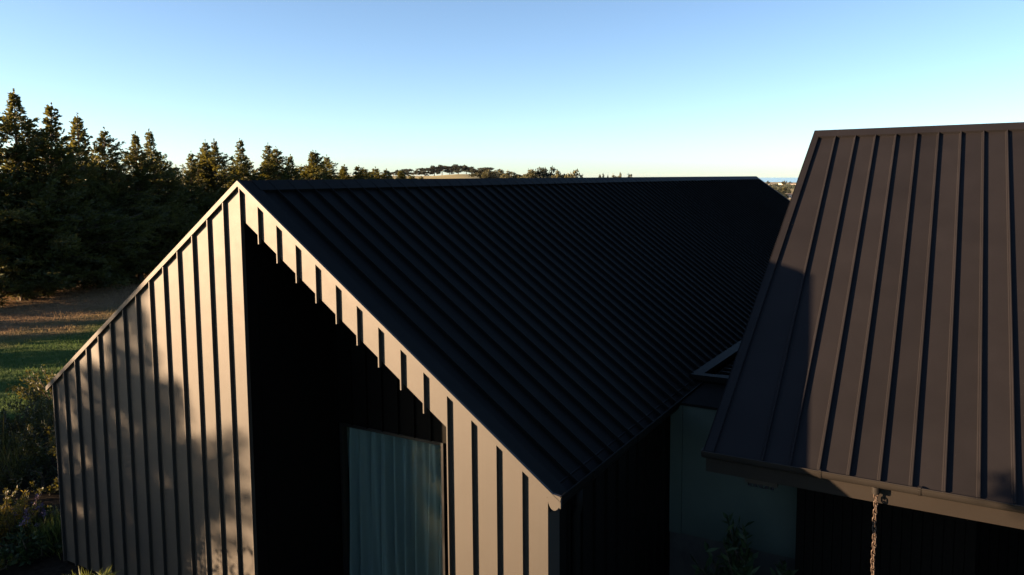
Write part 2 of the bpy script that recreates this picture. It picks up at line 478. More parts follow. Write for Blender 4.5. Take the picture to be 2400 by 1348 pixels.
Vc = np.stack([XX + 0.02 * np.sin(ZZ * 1.3 + XX * 3) * (WZ1 - ZZ) * 0.4, RD + 0.15 + wavey * (0.8 + 0.25 * (WZ1 - ZZ)), ZZ], -1).reshape(-1, 3)
ii, jj = np.meshgrid(np.arange(nz - 1), np.arange(nx - 1), indexing='ij')
Fc = np.stack([ii * nx + jj, ii * nx + jj + 1, (ii + 1) * nx + jj + 1, (ii + 1) * nx + jj], -1).reshape(-1, 4)
cur = np_mesh('curtain', Vc, Fc, cm)
for p in cur.data.polygons: p.use_smooth = True
cur['label'] = 'pale blue sheer curtain in soft folds behind the tall window'; cur['category'] = 'curtain'

# right roof slope: shared pan mesh, one object per pan
sl = math.hypot(1, TP)
ndir = Vector((TP, 0, 1)).normalized(); ddir = Vector((1, 0, -TP)).normalized()
X_EAVE = 3.865
SLEN = (X_EAVE - XC) * sl
RP = 0.2695
def roof_pan(width, length, rib=True):
    mb = MB()
    o = Vector((0, 0, 0)) - ndir * 0.032
    a = o + ddir * 0.02; c = o + ddir * length
    y = Vector((0, width, 0))
    mb.prism([a, c, c + y, a + y], -ndir * 0.010)
    if rib:
        yv = Vector((0, 1, 0))
        prof_r = [(0.0, -0.002), (0.0, 0.038), (0.008, 0.038), (0.013, 0.033), (0.013, 0.010), (0.022, 0.009), (0.030, 0.0), (0.030, -0.002)]
        mb.prism([a + yv * p_ + ndir * q_ for p_, q_ in prof_r], c - a)
    return mb
first = None
j = 0
y = 0.359
pan_mesh = None
p0 = roof_pan(0.359 - 0.163, SLEN, False).build('roof_panel', M['shade_roof'], house)
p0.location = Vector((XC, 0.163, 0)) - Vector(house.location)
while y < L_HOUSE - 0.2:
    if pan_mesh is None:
        o = roof_pan(RP, SLEN).build('roof_panel', M['shade_roof'], house); pan_mesh = o.data
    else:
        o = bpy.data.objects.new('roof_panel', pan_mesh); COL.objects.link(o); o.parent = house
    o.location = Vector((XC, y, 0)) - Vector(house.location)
    y += RP
# ridge capping with folded drip edges
mb = MB()
cw = 0.148
for s in (-1, 1):
    n2 = Vector((s * TP, 0, 1)).normalized(); d2 = Vector((s, 0, -TP)).normalized()
    a = Vector((XC, 0.140, 0.004)); c = a + d2 * cw * sl
    mb.prism([a, c, c - n2 * 0.006, a - n2 * 0.006 * 1.0], (0, L_HOUSE - 0.15, 0))
    mb.prism([c - n2 * 0.006, c - n2 * 0.036, c - n2 * 0.036 - d2 * 0.006, c - n2 * 0.006 - d2 * 0.006], (0, L_HOUSE - 0.15, 0))
mb.build('ridge_cap', M['shade_roof'], house)
# far verge
mb = MB()
for s in (-1, 1):
    n2 = Vector((s * TP, 0, 1)).normalized(); d2 = Vector((s, 0, -TP)).normalized()
    a = Vector((XC, L_HOUSE - 0.14, 0.0)); c = a + d2 * (X_EAVE - XC) * sl
    mb.prism([a, c, c - n2 * 0.05, a - n2 * 0.05], (0, 0.16, 0))
mb.build('far_verge_trim', M['shade_roof'], house)
# left slope (turned away from the camera): pans joined, too oblique to pick apart
mb = MB()
n2 = Vector((-TP, 0, 1)).normalized(); d2 = Vector((-1, 0, -TP)).normalized()
o = Vector((XC, 0.163, 0)) - n2 * 0.032
mb.prism([o, o + d2 * (SLEN - 0.10), o + d2 * (SLEN - 0.10) + Vector((0, L_HOUSE - 0.3, 0)), o + Vector((0, L_HOUSE - 0.3, 0))], -n2 * 0.010)
yy = 0.2
while yy < L_HOUSE - 0.2:
    a = Vector((XC, yy, 0)) - n2 * 0.032; c = a + d2 * (SLEN - 0.10); w = Vector((0, 0.012, 0))
    mb.prism([a + d2 * 0.1, c, c + w, a + d2 * 0.1 + w], n2 * 0.036)
    yy += RP
mb.build('rear_roof_slope', M['metal'], house)
# long walls and back gable
mb = MB(); mb.box(XC + HW - 0.14, XC + HW, 0.20, L_HOUSE - 0.1, GZ, ZE - 0.02); side_wall = mb.build('side_wall', M['shade_clad'], house)
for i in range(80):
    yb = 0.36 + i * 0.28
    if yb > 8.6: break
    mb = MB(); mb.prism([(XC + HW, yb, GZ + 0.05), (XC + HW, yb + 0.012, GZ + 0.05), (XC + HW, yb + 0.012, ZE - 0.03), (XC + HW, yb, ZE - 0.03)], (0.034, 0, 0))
    mb.build('wall_seam', M['shade_clad'], house)
mb = MB(); mb.box(XC - HW, XC - HW + 0.14, 0.20, L_HOUSE - 0.1, GZ, ZE - 0.02); mb.build('side_wall', M['shade_clad'], house)
mb = MB(); mb.prism([(XC - HW + 0.01, L_HOUSE - 0.2, GZ), (XC + HW - 0.01, L_HOUSE - 0.2, GZ), (XC + HW - 0.01, L_HOUSE - 0.2, ZE - 0.05), (XC, L_HOUSE - 0.2, -0.08), (XC - HW + 0.01, L_HOUSE - 0.2, ZE - 0.05)], (0, 0.15, 0)); mb.build('back_gable', M['metal'], house)
mb = MB(); mb.box(-3.5, 3.6, RD + 1.3, RD + 1.35, GZ, ZE); mb.build('inner_wall', M['soffit'], house)
# gutters of the front house: profile in XZ swept along Y
def gutter_profile(x0, z0, s, w=0.125, h=0.105):
    pts = [(x0, z0), (x0, z0 - 0.035)]
    for i in range(1, 12):
        t = math.pi + i * math.pi / 12 * 0.98
        pts.append((x0 + s * (w * 0.5 + w * 0.5 * math.cos(t)), z0 - 0.035 + (h - 0.035) * math.sin(t)))
    pts.append((x0 + s * w, z0 - 0.035))
    pts.append((x0 + s * (w + 0.006), z0 - 0.018))
    return pts
def sweep_gutter(prof, y0, y1, th=0.004):
    mb = MB(); n = len(prof); c = Vector((sum(p[0] for p in prof) / n, 0, max(p[1] for p in prof)))
    for i in range(n - 1):
        a, d = prof[i], prof[i + 1]
        e = Vector((d[0] - a[0], 0, d[1] - a[1])); nn = Vector((-e.z, 0, e.x)).normalized() * th
        mb.prism([(a[0], y0, a[1]), (d[0], y0, d[1]), (d[0] + nn.x, y0, d[1] + nn.z), (a[0] + nn.x, y0, a[1] + nn.z)], (0, y1 - y0, 0))
    return mb
GX = XC + HW + 0.020
prof = gutter_profile(GX, -2.66, 1, 0.128, 0.150)
gut = sweep_gutter(prof, 0.0, 4.02).build('gutter', M['shade_roof'], house)
mb = MB(); mb.prism([(p[0], -0.036, p[1]) for p in prof], (0, 0.03, 0)); mb.build('gutter_end', M['clad_trim'], gut)
mb = MB(); mb.tube([(GX + 0.131, -0.036, -2.676), (GX + 0.131, 4.02, -2.676)], 0.008, 8); mb.build('gutter_bead', M['shade_roof'], gut)
for yb in (0.62, 1.72, 2.85):
    mb = MB(); mb.prism([(GX + 0.128, yb, -2.662), (GX + 0.142, yb, -2.682), (GX + 0.130, yb, -2.75), (GX + 0.122, yb, -2.74)], (0, 0.025, 0)); mb.build('gutter_bracket', M['shade_roof'], gut)
prof2 = gutter_profile(XC - HW - 0.004, -2.66, -1, 0.11, 0.14)
mb = MB()
mb.prism([(p[0], 0.0, p[1]) for p in prof2], (0, 23, 0)); mb.build('gutter', M['shade_roof'], house)
gut2 = sweep_gutter([(p[0], p[1]) for p in gutter_profile(GX, -2.66, 1, 0.128, 0.150)], 7.5, L_HOUSE).build('gutter', M['shade_roof'], house)
mb = MB(); mb.box(XC + HW, XC + HW + 0.018, 0.02, L_HOUSE - 0.2, -2.86, -2.66); mb.build('fascia', M['trim'], house)
mb = MB(); mb.tube([(3.815, 0.455, -2.80), (3.815, 0.455, -2.95), (3.79, 0.455, -3.06), (3.79, 0.455, GZ)], 0.042, 14); mb.build('downpipe', M['shade_roof'], house, True)

# ------------------------------------------------------------------ the link between the houses
link = thing('link_building', 'low flat roofed link with pale wall between the two dark houses', 'building', (4.5, 4.0, GZ))
ZL = -2.60
mb = MB(); mb.box(3.763, 3.915, 3.10, 3.22, -4.365, -2.735); mb.build('wall_panel', M['pale'], link)
mb = MB(); mb.box(3.920, 5.36, 3.103, 3.22, -4.355, -2.735); mb.build('wall_panel', M['pale'], link)
mb = MB(); mb.box(3.90, 3.935, 3.222, 3.24, -4.36, -2.735); mb.build('joint_strip', M['frame'], link)
mb = MB(); mb.box(3.76, 5.5, 3.14, 3.26, GZ, -4.367); mb.build('plinth', M['plinth'], link)
mb = MB(); mb.box(3.76, 5.6, 3.08, 4.06, -2.732, -2.70); mb.build('porch_soffit', M['soffit'], link)
mb = MB(); mb.box(3.80, 5.6, 4.10, 4.20, -3.2, ZL - 0.06); mb.build('front_fascia', M['soffit'], link)
mb = MB()
mb.prism([(3.699, 4.045, ZL), (5.6, 4.075, ZL), (5.6, 4.19, ZL), (3.855, 4.175, ZL), (3.915, 5.60, ZL), (3.93, 7.3, ZL), (3.80, 7.3, ZL), (3.776, 6.39, ZL)], (0, 0, -0.07))
mb.build('parapet_cap', M['shade_roof'], link)
mb = MB(); mb.box(3.86, 5.6, 4.18, 7.3, ZL - 0.16, ZL - 0.13); mb.build('flat_roof', M['shade_roof'], link)
for i in range(14):
    yb = 4.30 + i * 0.2
    mb = MB(); mb.box(3.92, 5.6, yb, yb + 0.03, ZL - 0.13, ZL - 0.09); mb.build('roof_seam', M['shade_roof'], link)
mb = MB(); mb.box(5.25, 5.6, 3.3, 7.2, GZ, ZL - 0.17); mb.build('end_wall', M['board'], link)

# ------------------------------------------------------------------ the second house (right)
h2 = thing('side_house', 'brown black metal roofed house at the right with seamed roof and rain chain', 'house', (8.5, 4.5, GZ))
TLp, BLp = Vector((4.709, 7.116, 0.753)), Vector((4.542, 1.901, -2.794))
TRp, BRp = Vector((7.568, 7.177, 0.794)), Vector((7.391, 1.904, -2.792))
XR = 13.0
def ridge_pt(x): 
    t = (x - TLp.x) / (TRp.x - TLp.x); return TLp + (TRp - TLp) * t
def eave_pt(x):
    t = (x - BLp.x) / (BRp.x - BLp.x); return BLp + (BRp - BLp) * t
n2h = (BRp - BLp).cross(TLp - BLp).normalized()
ribs_top = [5.054, 5.347, 5.633, 5.919, 6.206, 6.495, 6.787, 7.075, 7.367]
ribs_bot = [5.155, 5.426, 5.700, 5.971, 6.243, 6.514, 6.786, 7.061, 7.334]
while ribs_top[-1] < XR - 0.5:
    ribs_top.append(ribs_top[-1] + 0.288); ribs_bot.append(ribs_bot[-1] + 0.2745)
xt = [4.78] + ribs_top; xb = [4.62] + ribs_bot
SINK = 0.034
for i in range(len(xt)):
    # pan i runs from rib i-1 to rib i, its seam on the right edge
    if i == 0: continue
    a0, a1 = eave_pt(xb[i - 1]), eave_pt(xb[i]); c0, c1 = ridge_pt(xt[i - 1]), ridge_pt(xt[i])
    o = -n2h * SINK
    mb = MB()
    mb.prism([a0 + o, a1 + o, c1 + o, c0 + o], -n2h * 0.010)
    ux = (a1 - a0).normalized()
    prof_r = [(0.0, -0.002), (0.0, 0.037), (-0.008, 0.037), (-0.014, 0.031), (-0.014, 0.011), (-0.024, 0.010), (-0.033, 0.0), (-0.033, -0.002)]
    length = c1 - a1
    mb.prism([a1 + o + ux * px_ + n2h * pz_ for px_, pz_ in prof_r], length)
    mb.build('roof_panel', M['metal'], h2)
# left verge trim, ridge cap
mb = MB()
a, c = BLp, TLp; e = Vector((1, 0, 0))
mb.prism([a, a + e * 0.108, c + e * 0.093, c], -n2h * 0.034)
mb.prism([a, c, c - n2h * 0.115, a - n2h * 0.115], e * 0.016)
mb.build('verge_trim', M['trim'], h2)
up = (TLp - BLp).normalized()
mb = MB()
a, c = ridge_pt(4.709), ridge_pt(XR)
aL, cL = a - up * 0.188 + e * 0.09, c - up * 0.188
mb.prism([a + n2h * 0.003, c + n2h * 0.003, cL + n2h * 0.003, aL + n2h * 0.003], -n2h * 0.005)
mb.prism([aL - n2h * 0.002, cL - n2h * 0.002, cL - n2h * 0.034, aL - n2h * 0.034], up * 0.005)
# far side of the capping
back_d = Vector((0, 1, -0.68)).normalized()
mb.prism([a, c, c + back_d * 0.18, a + back_d * 0.18], Vector((0, -0.68, -1)).normalized() * 0.006)
mb.build('ridge_cap', M['trim'], h2)
mb = MB()                                   # far slope
a, c = ridge_pt(4.72), ridge_pt(XR)
mb.prism([a - Vector((0, 0, 0.02)), c - Vector((0, 0, 0.02)), c + back_d * 6.4, a + back_d * 6.4], Vector((0, -0.68, -1)).normalized() * 0.03)
mb.build('rear_roof_slope', M['metal'], h2)
# eave: fascia, soffit, gutter, wall
mb = MB(); mb.box(4.545, XR, 2.000, 2.030, -3.052, -2.845); mb.build('fascia_board', M['fascia'], h2)
mb = MB(); mb.box(4.57, XR, 2.032, 2.80, -3.045, -3.02); mb.build('soffit', M['soffit'], h2)
def gprof2(y0, z0, w=0.085, h=0.085):
    pts = [(y0, z0)]
    for i in range(0, 13):
        t = math.pi * i / 12
        pts.append((y0 - w * 0.5 + w * 0.5 * math.cos(t), z0 - 0.012 - (h - 0.012) * math.sin(t)))
    pts.append((y0 - w - 0.004, z0 - 0.006))
    return pts
YG, ZG = 1.985, -2.800
pr = gprof2(YG, ZG)
mb = MB()
for i in range(len(pr) - 1):
    a, c = pr[i], pr[i + 1]
    ev = Vector((0, c[0] - a[0], c[1] - a[1])); nv = Vector((0, -ev.z, ev.y)).normalized() * 0.004
    mb.prism([(4.53, a[0], a[1]), (4.53, c[0], c[1]), (4.53, c[0] - nv.y, c[1] - nv.z), (4.53, a[0] - nv.y, a[1] - nv.z)], (XR - 4.53, 0, 0))
gut2h = mb.build('gutter', M['gutter'], h2)
mb = MB(); mb.prism([(4.526, p[0], p[1]) for p in pr], (-0.006, 0, 0)); mb.build('gutter_end', M['gutter'], gut2h)
mb = MB(); mb.tube([(4.53, YG - 0.090, ZG - 0.004), (XR, YG - 0.090, ZG - 0.004)], 0.007, 8); mb.build('gutter_bead', M['gutter'], gut2h)
for xbk in (5.690, 6.562, 7.434, 8.306):
    mb = MB()
    arc = [(p[0] - 0.0 if i == 0 else p[0], p[1]) for i, p in enumerate(pr)]
    for i in range(7, len(arc) - 1):
        a, c = arc[i], arc[i + 1]
        ev = Vector((0, c[0] - a[0], c[1] - a[1])); nv = Vector((0, -ev.z, ev.y)).normalized() * 0.005
        mb.prism([(xbk, a[0], a[1]), (xbk, c[0], c[1]), (xbk, c[0] + nv.y, c[1] + nv.z), (xbk, a[0] + nv.y, a[1] + nv.z)], (0.024, 0, 0))
    mb.box(xbk, xbk + 0.024, YG - 0.102, YG - 0.06, ZG + 0.000, ZG + 0.010)
    mb.build('gutter_bracket', M['gutter'], gut2h)
# outlet socket where the chain hangs
mb = MB(); mb.tube([(6.205, 1.940, ZG - 0.075), (6.205, 1.940, ZG - 0.135)], 0.037, 18); mb.tube([(6.205, 1.940, ZG - 0.128), (6.205, 1.940, ZG - 0.143)], 0.032, 18)
mb.build('gutter_outlet', M['gutter'], gut2h)
WY = 2.80
x = 5.34
while x < 9.6:
    w = 0.0968; yb = WY if x < 7.05 else WY + 1.60      # wall set back at the right, an added porch that keeps it in shadow
    mb = MB(); mb.box(x, x + w - 0.008, yb, yb + 0.02, GZ + 0.1, -3.046); mb.build('wall_board', M['board'], h2)
    x += w
mb = MB(); mb.box(5.345, 7.080, WY + 0.021, WY + 0.15, GZ, -3.03); mb.build('front_wall', M['board'], h2)
mb = MB(); mb.box(6.960, 7.078, WY + 0.151, WY + 1.60, GZ, -3.03); mb.build('added_porch_side_wall', M['board'], h2)
mb = MB(); mb.box(7.00, XR - 0.3, WY + 1.621, WY + 1.75, GZ, -3.03); mb.build('added_porch_back_wall', M['board'], h2)
mb = MB(); mb.box(7.084, XR - 0.3, 2.801, WY + 1.75, -3.028, -3.01); mb.build('added_porch_ceiling', M['soffit'], h2)
mb = MB(); mb.prism([(5.345, WY + 0.16, GZ), (5.345, 11.6, GZ), (5.345, 11.6, -2.6), (5.345, 7.1, 0.55), (5.345, WY + 0.16, -2.45)], (0.1, 0, 0)); mb.build('gable_wall', M['board'], h2)
mb = MB(); mb.prism([BLp + Vector((0.02, 0.12, -0.10)), TLp + Vector((0.02, 0, -0.18)), TLp + Vector((0.02, 0, -0.20)), BLp + Vector((0.02, 0.12, -0.12))], (0.8, 0, 0)); mb.build('verge_soffit', M['soffit'], h2)
mb = MB(); mb.box(XR - 0.4, XR - 0.28, 2.96, 11.6, GZ, -2.6); mb.build('end_wall', M['board'], h2)
mb = MB(); mb.box(5.45, XR - 0.4, 11.5, 11.6, GZ, -2.6); mb.build('rear_wall', M['board'], h2)
# slim fixture under the fascia
fx = thing('spotlight_bar', 'slim dark spotlight bar fixed under the shaded fascia end', 'light fixture', (5.08, 2.2, -3.1))
mb = MB(); mb.box(4.915, 5.25, 2.17, 2.23, -3.165, -3.046); mb.build('housing', M['frame'], fx)
for i in range(5):
    mb = MB(); mb.tube([(4.965 + i * 0.058, 2.2, -3.166), (4.965 + i * 0.058, 2.18, -3.200)], [0.018, 0.022], 12); mb.build('spot_head', M['frame'], fx)

# rain chain: every link a part
chain = thing('rain_chain', 'rusty iron rain chain hanging from the gutter of the right house', 'chain', (6.205, 1.940, GZ))
def link_mesh():
    mb = MB(); pts = []
    a, r = 0.0165, 0.0165
    for i in range(10): t = math.pi * i / 9; pts.append((r * math.cos(t), 0, a * 0.9 + r * math.sin(t)))
    for i in range(10): t = math.pi + math.pi * i / 9; pts.append((r * math.cos(t), 0, -a * 0.9 + r * math.sin(t)))
    mb.tube(pts, 0.0058, 8, close=True)
    return mb
lm = None
z = ZG - 0.160; i = 0
rnd = random.Random(3)
while z > GZ + 0.05:
    if lm is None:
        o = link_mesh().build('chain_link', M['rust'], chain, True); lm = o.data
    else:
        o = bpy.data.objects.new('chain_link', lm); COL.objects.link(o); o.parent = chain
    sag = 0.004 * math.sin(i * 0.7)
    o.location = Vector((sag, 0, z - GZ)); o.rotation_euler = (rnd.uniform(-.06, .06), rnd.uniform(-.06, .06), math.radians(28 + rnd.uniform(-9, 9) + (90 if i % 2 else 0)))
    z -= 0.0405; i += 1

# courtyard paving between the houses
mb = MB(); mb.box(3.80, 5.36, 3.3 - 4.6, 3.13, GZ - 0.05, GZ + 0.03); o = mb.build('paving', M['plinth']); struct(o)

# ------------------------------------------------------------------ vegetation
def conifer_mesh(seed, h, rad, dens=1.0, leaf=0.15):
    rng = np.random.default_rng(seed)
    P, D = [], []
    tr = MB()
    nb = int(520 * dens)
    lean = rng.normal(0, 0.02, 2)
    limbs = []
    for b in range(nb):
        t = (b + rng.uniform(0, 1)) / nb
        z = h * (0.07 + 0.92 * t ** 1.05)
        q = 1 - z / h
        env = rad * min(1.0, 0.02 + 1.36 * q ** 1.03) * (0.80 + 0.30 * math.sin(z * 2.3 + seed * 1.7))
        az = rng.uniform(0, 2 * math.pi)
        env *= 1 + 0.18 * math.sin(az * 2 + seed) + 0.12 * math.sin(az * 3 + z * 1.3)
        ln = max(0.08, env * (rng.uniform(0.45, 1.05) if rng.uniform() < 0.8 else rng.uniform(1.0, 1.4)))
        el = math.radians(rng.normal(3 + 20 * (z / h) ** 2, 13))
        d = np.array([math.cos(az) * math.cos(el), math.sin(az) * math.cos(el), math.sin(el)])
        base = np.array([lean[0] * z, lean[1] * z, z])
        side = np.array([-math.sin(az), math.cos(az), 0])
        upw = np.cross(side, d) * -1
        ns = max(3, int(ln / 0.055))
        s = rng.uniform(0.15, 1, ns) ** 0.75
        droop = rng.uniform(-0.10, 0.30) * (1 if q > 0.25 else 1.3)
        pts = base + d * (s * ln)[:, None] + np.array([0, 0, 1]) * (droop * ln * s ** 2)[:, None]
        limbs.append((base, base + d * ln * 0.9 + np.array([0, 0, 1]) * droop * ln * 0.8, 0.010 + 0.010 * ln))
        tw = ln * 0.30 * (1.12 - s) + 0.05
        sg = rng.choice([-1, 1], ns)
        td = d * 0.7 + side * (sg * rng.uniform(0.3, 1.0, ns))[:, None] + upw * rng.normal(0.10, 0.25, ns)[:, None]
        td /= np.linalg.norm(td, axis=1)[:, None]
        m = 5
        for q2 in range(m):
            f = (q2 + rng.uniform(0, 1, ns)) / m
            P.append(pts + td * (tw * f)[:, None]); D.append(td + np.array([0, 0, 0.15]))
        P.append(pts); D.append(np.repeat(d[None], ns, 0))
    zt = rng.uniform(h * 0.95, h * 1.02, 26); P.append(np.stack([lean[0] * zt, lean[1] * zt, zt], -1)); D.append(np.tile([0, 0, 1.0], (26, 1)))
    P = np.concatenate(P); D = np.concatenate(D)
    P[:, 2] = np.maximum(P[:, 2], 0.03)
    V, F = leaves(P, D, leaf * (0.6 + 0.4 * np.clip(1.6 - 1.6 * P[:, 2] / h, 0, 1)), leaf * 0.32, rng, 0.34)
    tr.tube([(0, 0, 0), (lean[0] * h * .4, lean[1] * h * .4, h * .4), (lean[0] * h, lean[1] * h, h * 0.99)], [0.035 + h * 0.014, 0.02 + h * .009, 0.010], 7)
    for a, c, w in limbs[::2]: tr.tube([tuple(a), tuple(c)], [w, w * 0.4], 4, caps=False)
    return V, F, tr

def conifer(seed, h, rad, label, loc, group, **k):
    t = thing('conifer_tree', label, 'tree', loc, 0, group)
    V, F, tr = conifer_mesh(seed, h, rad, **k)
    np_mesh('crown', V, F, M['conifer'], t)
    tb = tr.build('trunk', M['bark']); tb.parent = t; tb.location = (0, 0, 0)
    return t

def at(az, r, z=None):
    a = math.radians(az)
    zz = float(ground_z(az, r)) if z is None else z
    return (CX + r * math.sin(a), CY + r * math.cos(a), zz)
def px_az(x): return math.degrees(math.atan2(_ray(x).x, _ray(x).y))
def _ray(x, y=411):
    F_ = 1768.99
    return _f + _r * ((x - 1314.5) / F_) - _u * ((y - 572.4) / F_)

GRP = 'conifers in the windbreak row'
H0 = 7.0
protos = [conifer(s, H0, r, 'x', (0, 0, -500), GRP) for s, r in ((11, 2.5), (12, 2.25), (13, 2.6), (14, 2.3))]
def row_pt(az):
    """where the sight line at azimuth az crosses the windbreak row"""
    a = math.radians(az); o = Vector((-28.6, 11.0)); d = Vector((-0.19, 0.98)).normalized()
    s = Vector((math.sin(a), math.cos(a)))
    den = s.x * d.y - s.y * d.x
    w = o - Vector((CX, CY)); t = (w.x * d.y - w.y * d.x) / den
    return t
used = set()
# pixel x of each visible tip (2400 wide) and its pixel y
tips = [(-60, 250, 'tree at the left edge'), (38, 207, ''), (100, 240, ''), (182, 263, ''), (240, 297, ''), (316, 306, ''), (379, 302, ''), (443, 352, ''), (486, 326, ''), (512, 324, ''),
        (578, 322, ''), (626, 334, ''), (656, 342, ''), (684, 360, ''), (712, 350, ''), (737, 352, ''), (764, 362, ''), (800, 384, ''), (824, 386, ''), (850, 391, ''), (876, 390, ''), (902, 394, ''), (925, 397, ''), (948, 403, ''), (968, 407, ''), (990, 411, '')]
words = ['tall conifer cut by the left edge of the picture', 'tallest conifer of the windbreak row near the left edge', 'second tallest dark conifer just right of the tallest one',
 'slim conifer with a golden lit tip left of a pointed pair', 'conifer with rounded shoulder right of the slim golden tipped one', 'dark broad conifer left of the gap above the dry field', 'pointed conifer with ragged golden side branches above the gable verge',
 'short conifer filling the dip in the row left of the twin tips', 'left one of the twin tipped conifers left of the gable apex', 'right one of the twin tipped conifers left of the gable apex',
 'slender conifer standing right above the gable apex', 'bushy conifer right of the slender one above the apex', 'narrow pointed conifer behind the near end of the ridge', 'low conifer between two pointed ones behind the ridge',
 'golden flecked conifer behind the first third of the ridge', 'wide conifer ending the taller part of the row', 'stepped down conifer at the end of the taller part of the row',
 'first of the small sunlit conifers where the row gets low', 'second small sunlit conifer behind the ridge, slightly taller', 'third small sunlit conifer behind the ridge', 'fourth small sunlit conifer behind the ridge with a spiky tip',
 'fifth small sunlit conifer behind the ridge', 'sixth small sunlit conifer left of the distant hill', 'seventh small sunlit conifer overlapping the distant hill', 'tiny sunlit conifer second from the end of the row', 'last tiny conifer of the row below the distant hill trees']
rnd = random.Random(8)
for i, ((x, ytip, _), lab) in enumerate(zip(tips, words)):
    az = px_az(x); r = row_pt(az) + (rnd.uniform(-1.2, 1.2) if i else 0)
    loc = at(az, r)
    dep = r * (math.sin(math.radians(az)) * _f.x + math.cos(math.radians(az)) * _f.y)
    top = CAM.z + (411 - ytip) / 1769.0 * dep
    sc = (top - GZ) / (H0 * 1.02)
    wsc = sc * rnd.uniform(0.95, 1.15)
    if i >= 14: wsc = sc * (1.3 if i < 17 else 1.9)
    dup(protos[i % 4], (loc[0], loc[1], GZ - 0.05), rnd.uniform(0, 6.28), (wsc, wsc, sc), lab, GRP)
fill = [(8, 330, 'low conifer filling the row under the tallest tree'), (142, 350, 'low conifer between the second and third tall trees'), (212, 352, 'low conifer behind the golden tipped tree'), (278, 372, 'short conifer between two pointed trees of the row'),
        (348, 368, 'short conifer in the notch of the row above the dry field'), (415, 384, 'short dark conifer left of the dip in the row'), (462, 372, 'short dark conifer right of the dip in the row'), (545, 388, 'low conifer right at the gable apex'),
        (603, 372, 'low conifer behind the near end of the ridge'), (640, 378, 'low dark conifer between the narrow ones behind the ridge'), (698, 384, 'low conifer in front of the golden flecked one'), (752, 388, 'low conifer before the taller part of the row ends'),
        (784, 392, 'low conifer where the row steps down'), (812, 398, 'tiny conifer between the first small sunlit ones'), (838, 400, 'tiny conifer between the second and third sunlit ones'), (863, 402, 'tiny conifer between the third and fourth sunlit ones'), (890, 404, 'tiny conifer between the fourth and fifth sunlit ones'), (914, 406, 'tiny conifer between the fifth and sixth sunlit ones'), (937, 409, 'tiny conifer between the sixth and seventh sunlit ones')]
for i, (x, ytip, lab) in enumerate(fill):
    az = px_az(x); r = row_pt(az) + rnd.uniform(0.6, 2.2)
    loc = at(az, r)
    dep = r * (math.sin(math.radians(az)) * _f.x + math.cos(math.radians(az)) * _f.y)
    sc = (CAM.z + (411 - ytip) / 1769.0 * dep - GZ) / (H0 * 1.02)
    dup(protos[(i + 2) % 4], (loc[0], loc[1], GZ - 0.05), rnd.uniform(0, 6.28), (sc * (1.3 if x < 690 else 1.8), sc * (1.3 if x < 690 else 1.8), sc), lab, GRP)
# the row goes on out of the frame to the left; its shadows stripe the field
d = Vector((0.19, -0.98)).normalized()
OFF = [(3.0, 0.42), (6.6, 0.46), (9.4, 0.36), (12.8, 0.5), (16.4, 0.42), (20.5, 0.6)]
for i, (dist, wf) in enumerate(OFF):
    p = Vector((-28.6, 11.0)) + d * dist
    a_ = math.degrees(math.atan2(p.x - CX, p.y - CY))
    sc = rnd.uniform(1.0, 1.25)
    dup(protos[i % 4], (p.x, p.y, GZ - 0.05), rnd.uniform(0, 6.28), (sc * wf, sc * wf, sc), ['first conifer of the row beyond the left edge', 'second conifer of the row beyond the left edge', 'slim third conifer of the row beyond the left edge',
        'fourth conifer of the row beyond the left edge, after a gap', 'slim fifth conifer of the row beyond the left edge', 'farthest conifer of the row beyond the left edge'][i], GRP)

# trees and shrubs just out of the frame, on the sunny side, whose shadows fall on the walls, the roof and the garden
def sparse_conifer(loc, h, rad, seed, dens, label, mat='conifer'):
    t = thing('conifer_tree', label, 'tree', loc)
    V, F, tr = conifer_mesh(seed, h, rad, dens, 0.17)
    np_mesh('crown', V, F, M[mat], t)
    tb = tr.build('trunk', M['bark']); tb.parent = t; tb.location = (0, 0, 0)
sparse_conifer((-16.2, -12.0, GZ), 7.7, 2.7, 31, 0.85, 'open branched conifer beyond the left edge shading the gable')
sparse_conifer((0.62, -5.3, GZ), 6.9, 2.0, 33, 0.9, 'small conifer beside the camera shading the right roof corner')
for i, (x, y, sc) in enumerate([(-22.0, -11.6, 0.75), (-22.6, -9.6, 0.85), (-25.4, -11.6, 1.0), (-18.6, -14.5, 0.8)]):  # unseen conifers added to darken the garden bed
    dup(protos[i], (x, y, GZ), 1.3 * i, (sc, sc, sc), ['low conifer added beyond the left edge to shade the garden', 'second conifer added beyond the left edge to shade the garden', 'large conifer added for shade, standing back beyond the left edge', 'conifer added for shade behind the open branched one beyond the left edge'][i], 'conifers added out of frame to shade the garden')
for i, (x, y, sc, wf) in enumerate([(-11.9, -8.6, 0.58, 0.42), (-13.0, -8.0, 0.68, 0.40), (-16.7, -8.7, 0.60, 0.34), (-18.7, -8.2, 0.66, 0.40), (-20.2, -8.6, 0.62, 0.46), (-22.4, -8.0, 0.68, 0.5), (-25.2, -8.8, 0.66, 0.5)]):  # unseen hedge added to keep sun off the bed and gable foot
    dup(protos[i % 4], (x, y, GZ), 0.7 * i, (wf, wf, sc), ['first', 'second', 'third', 'fourth', 'fifth', 'sixth', 'seventh'][i] + ' conifer from the house in the added shading hedge beyond the left edge', 'low hedge conifers added out of frame for shade')
for p in protos:
    for c in list(p.children): bpy.data.objects.remove(c)
    bpy.data.objects.remove(p)

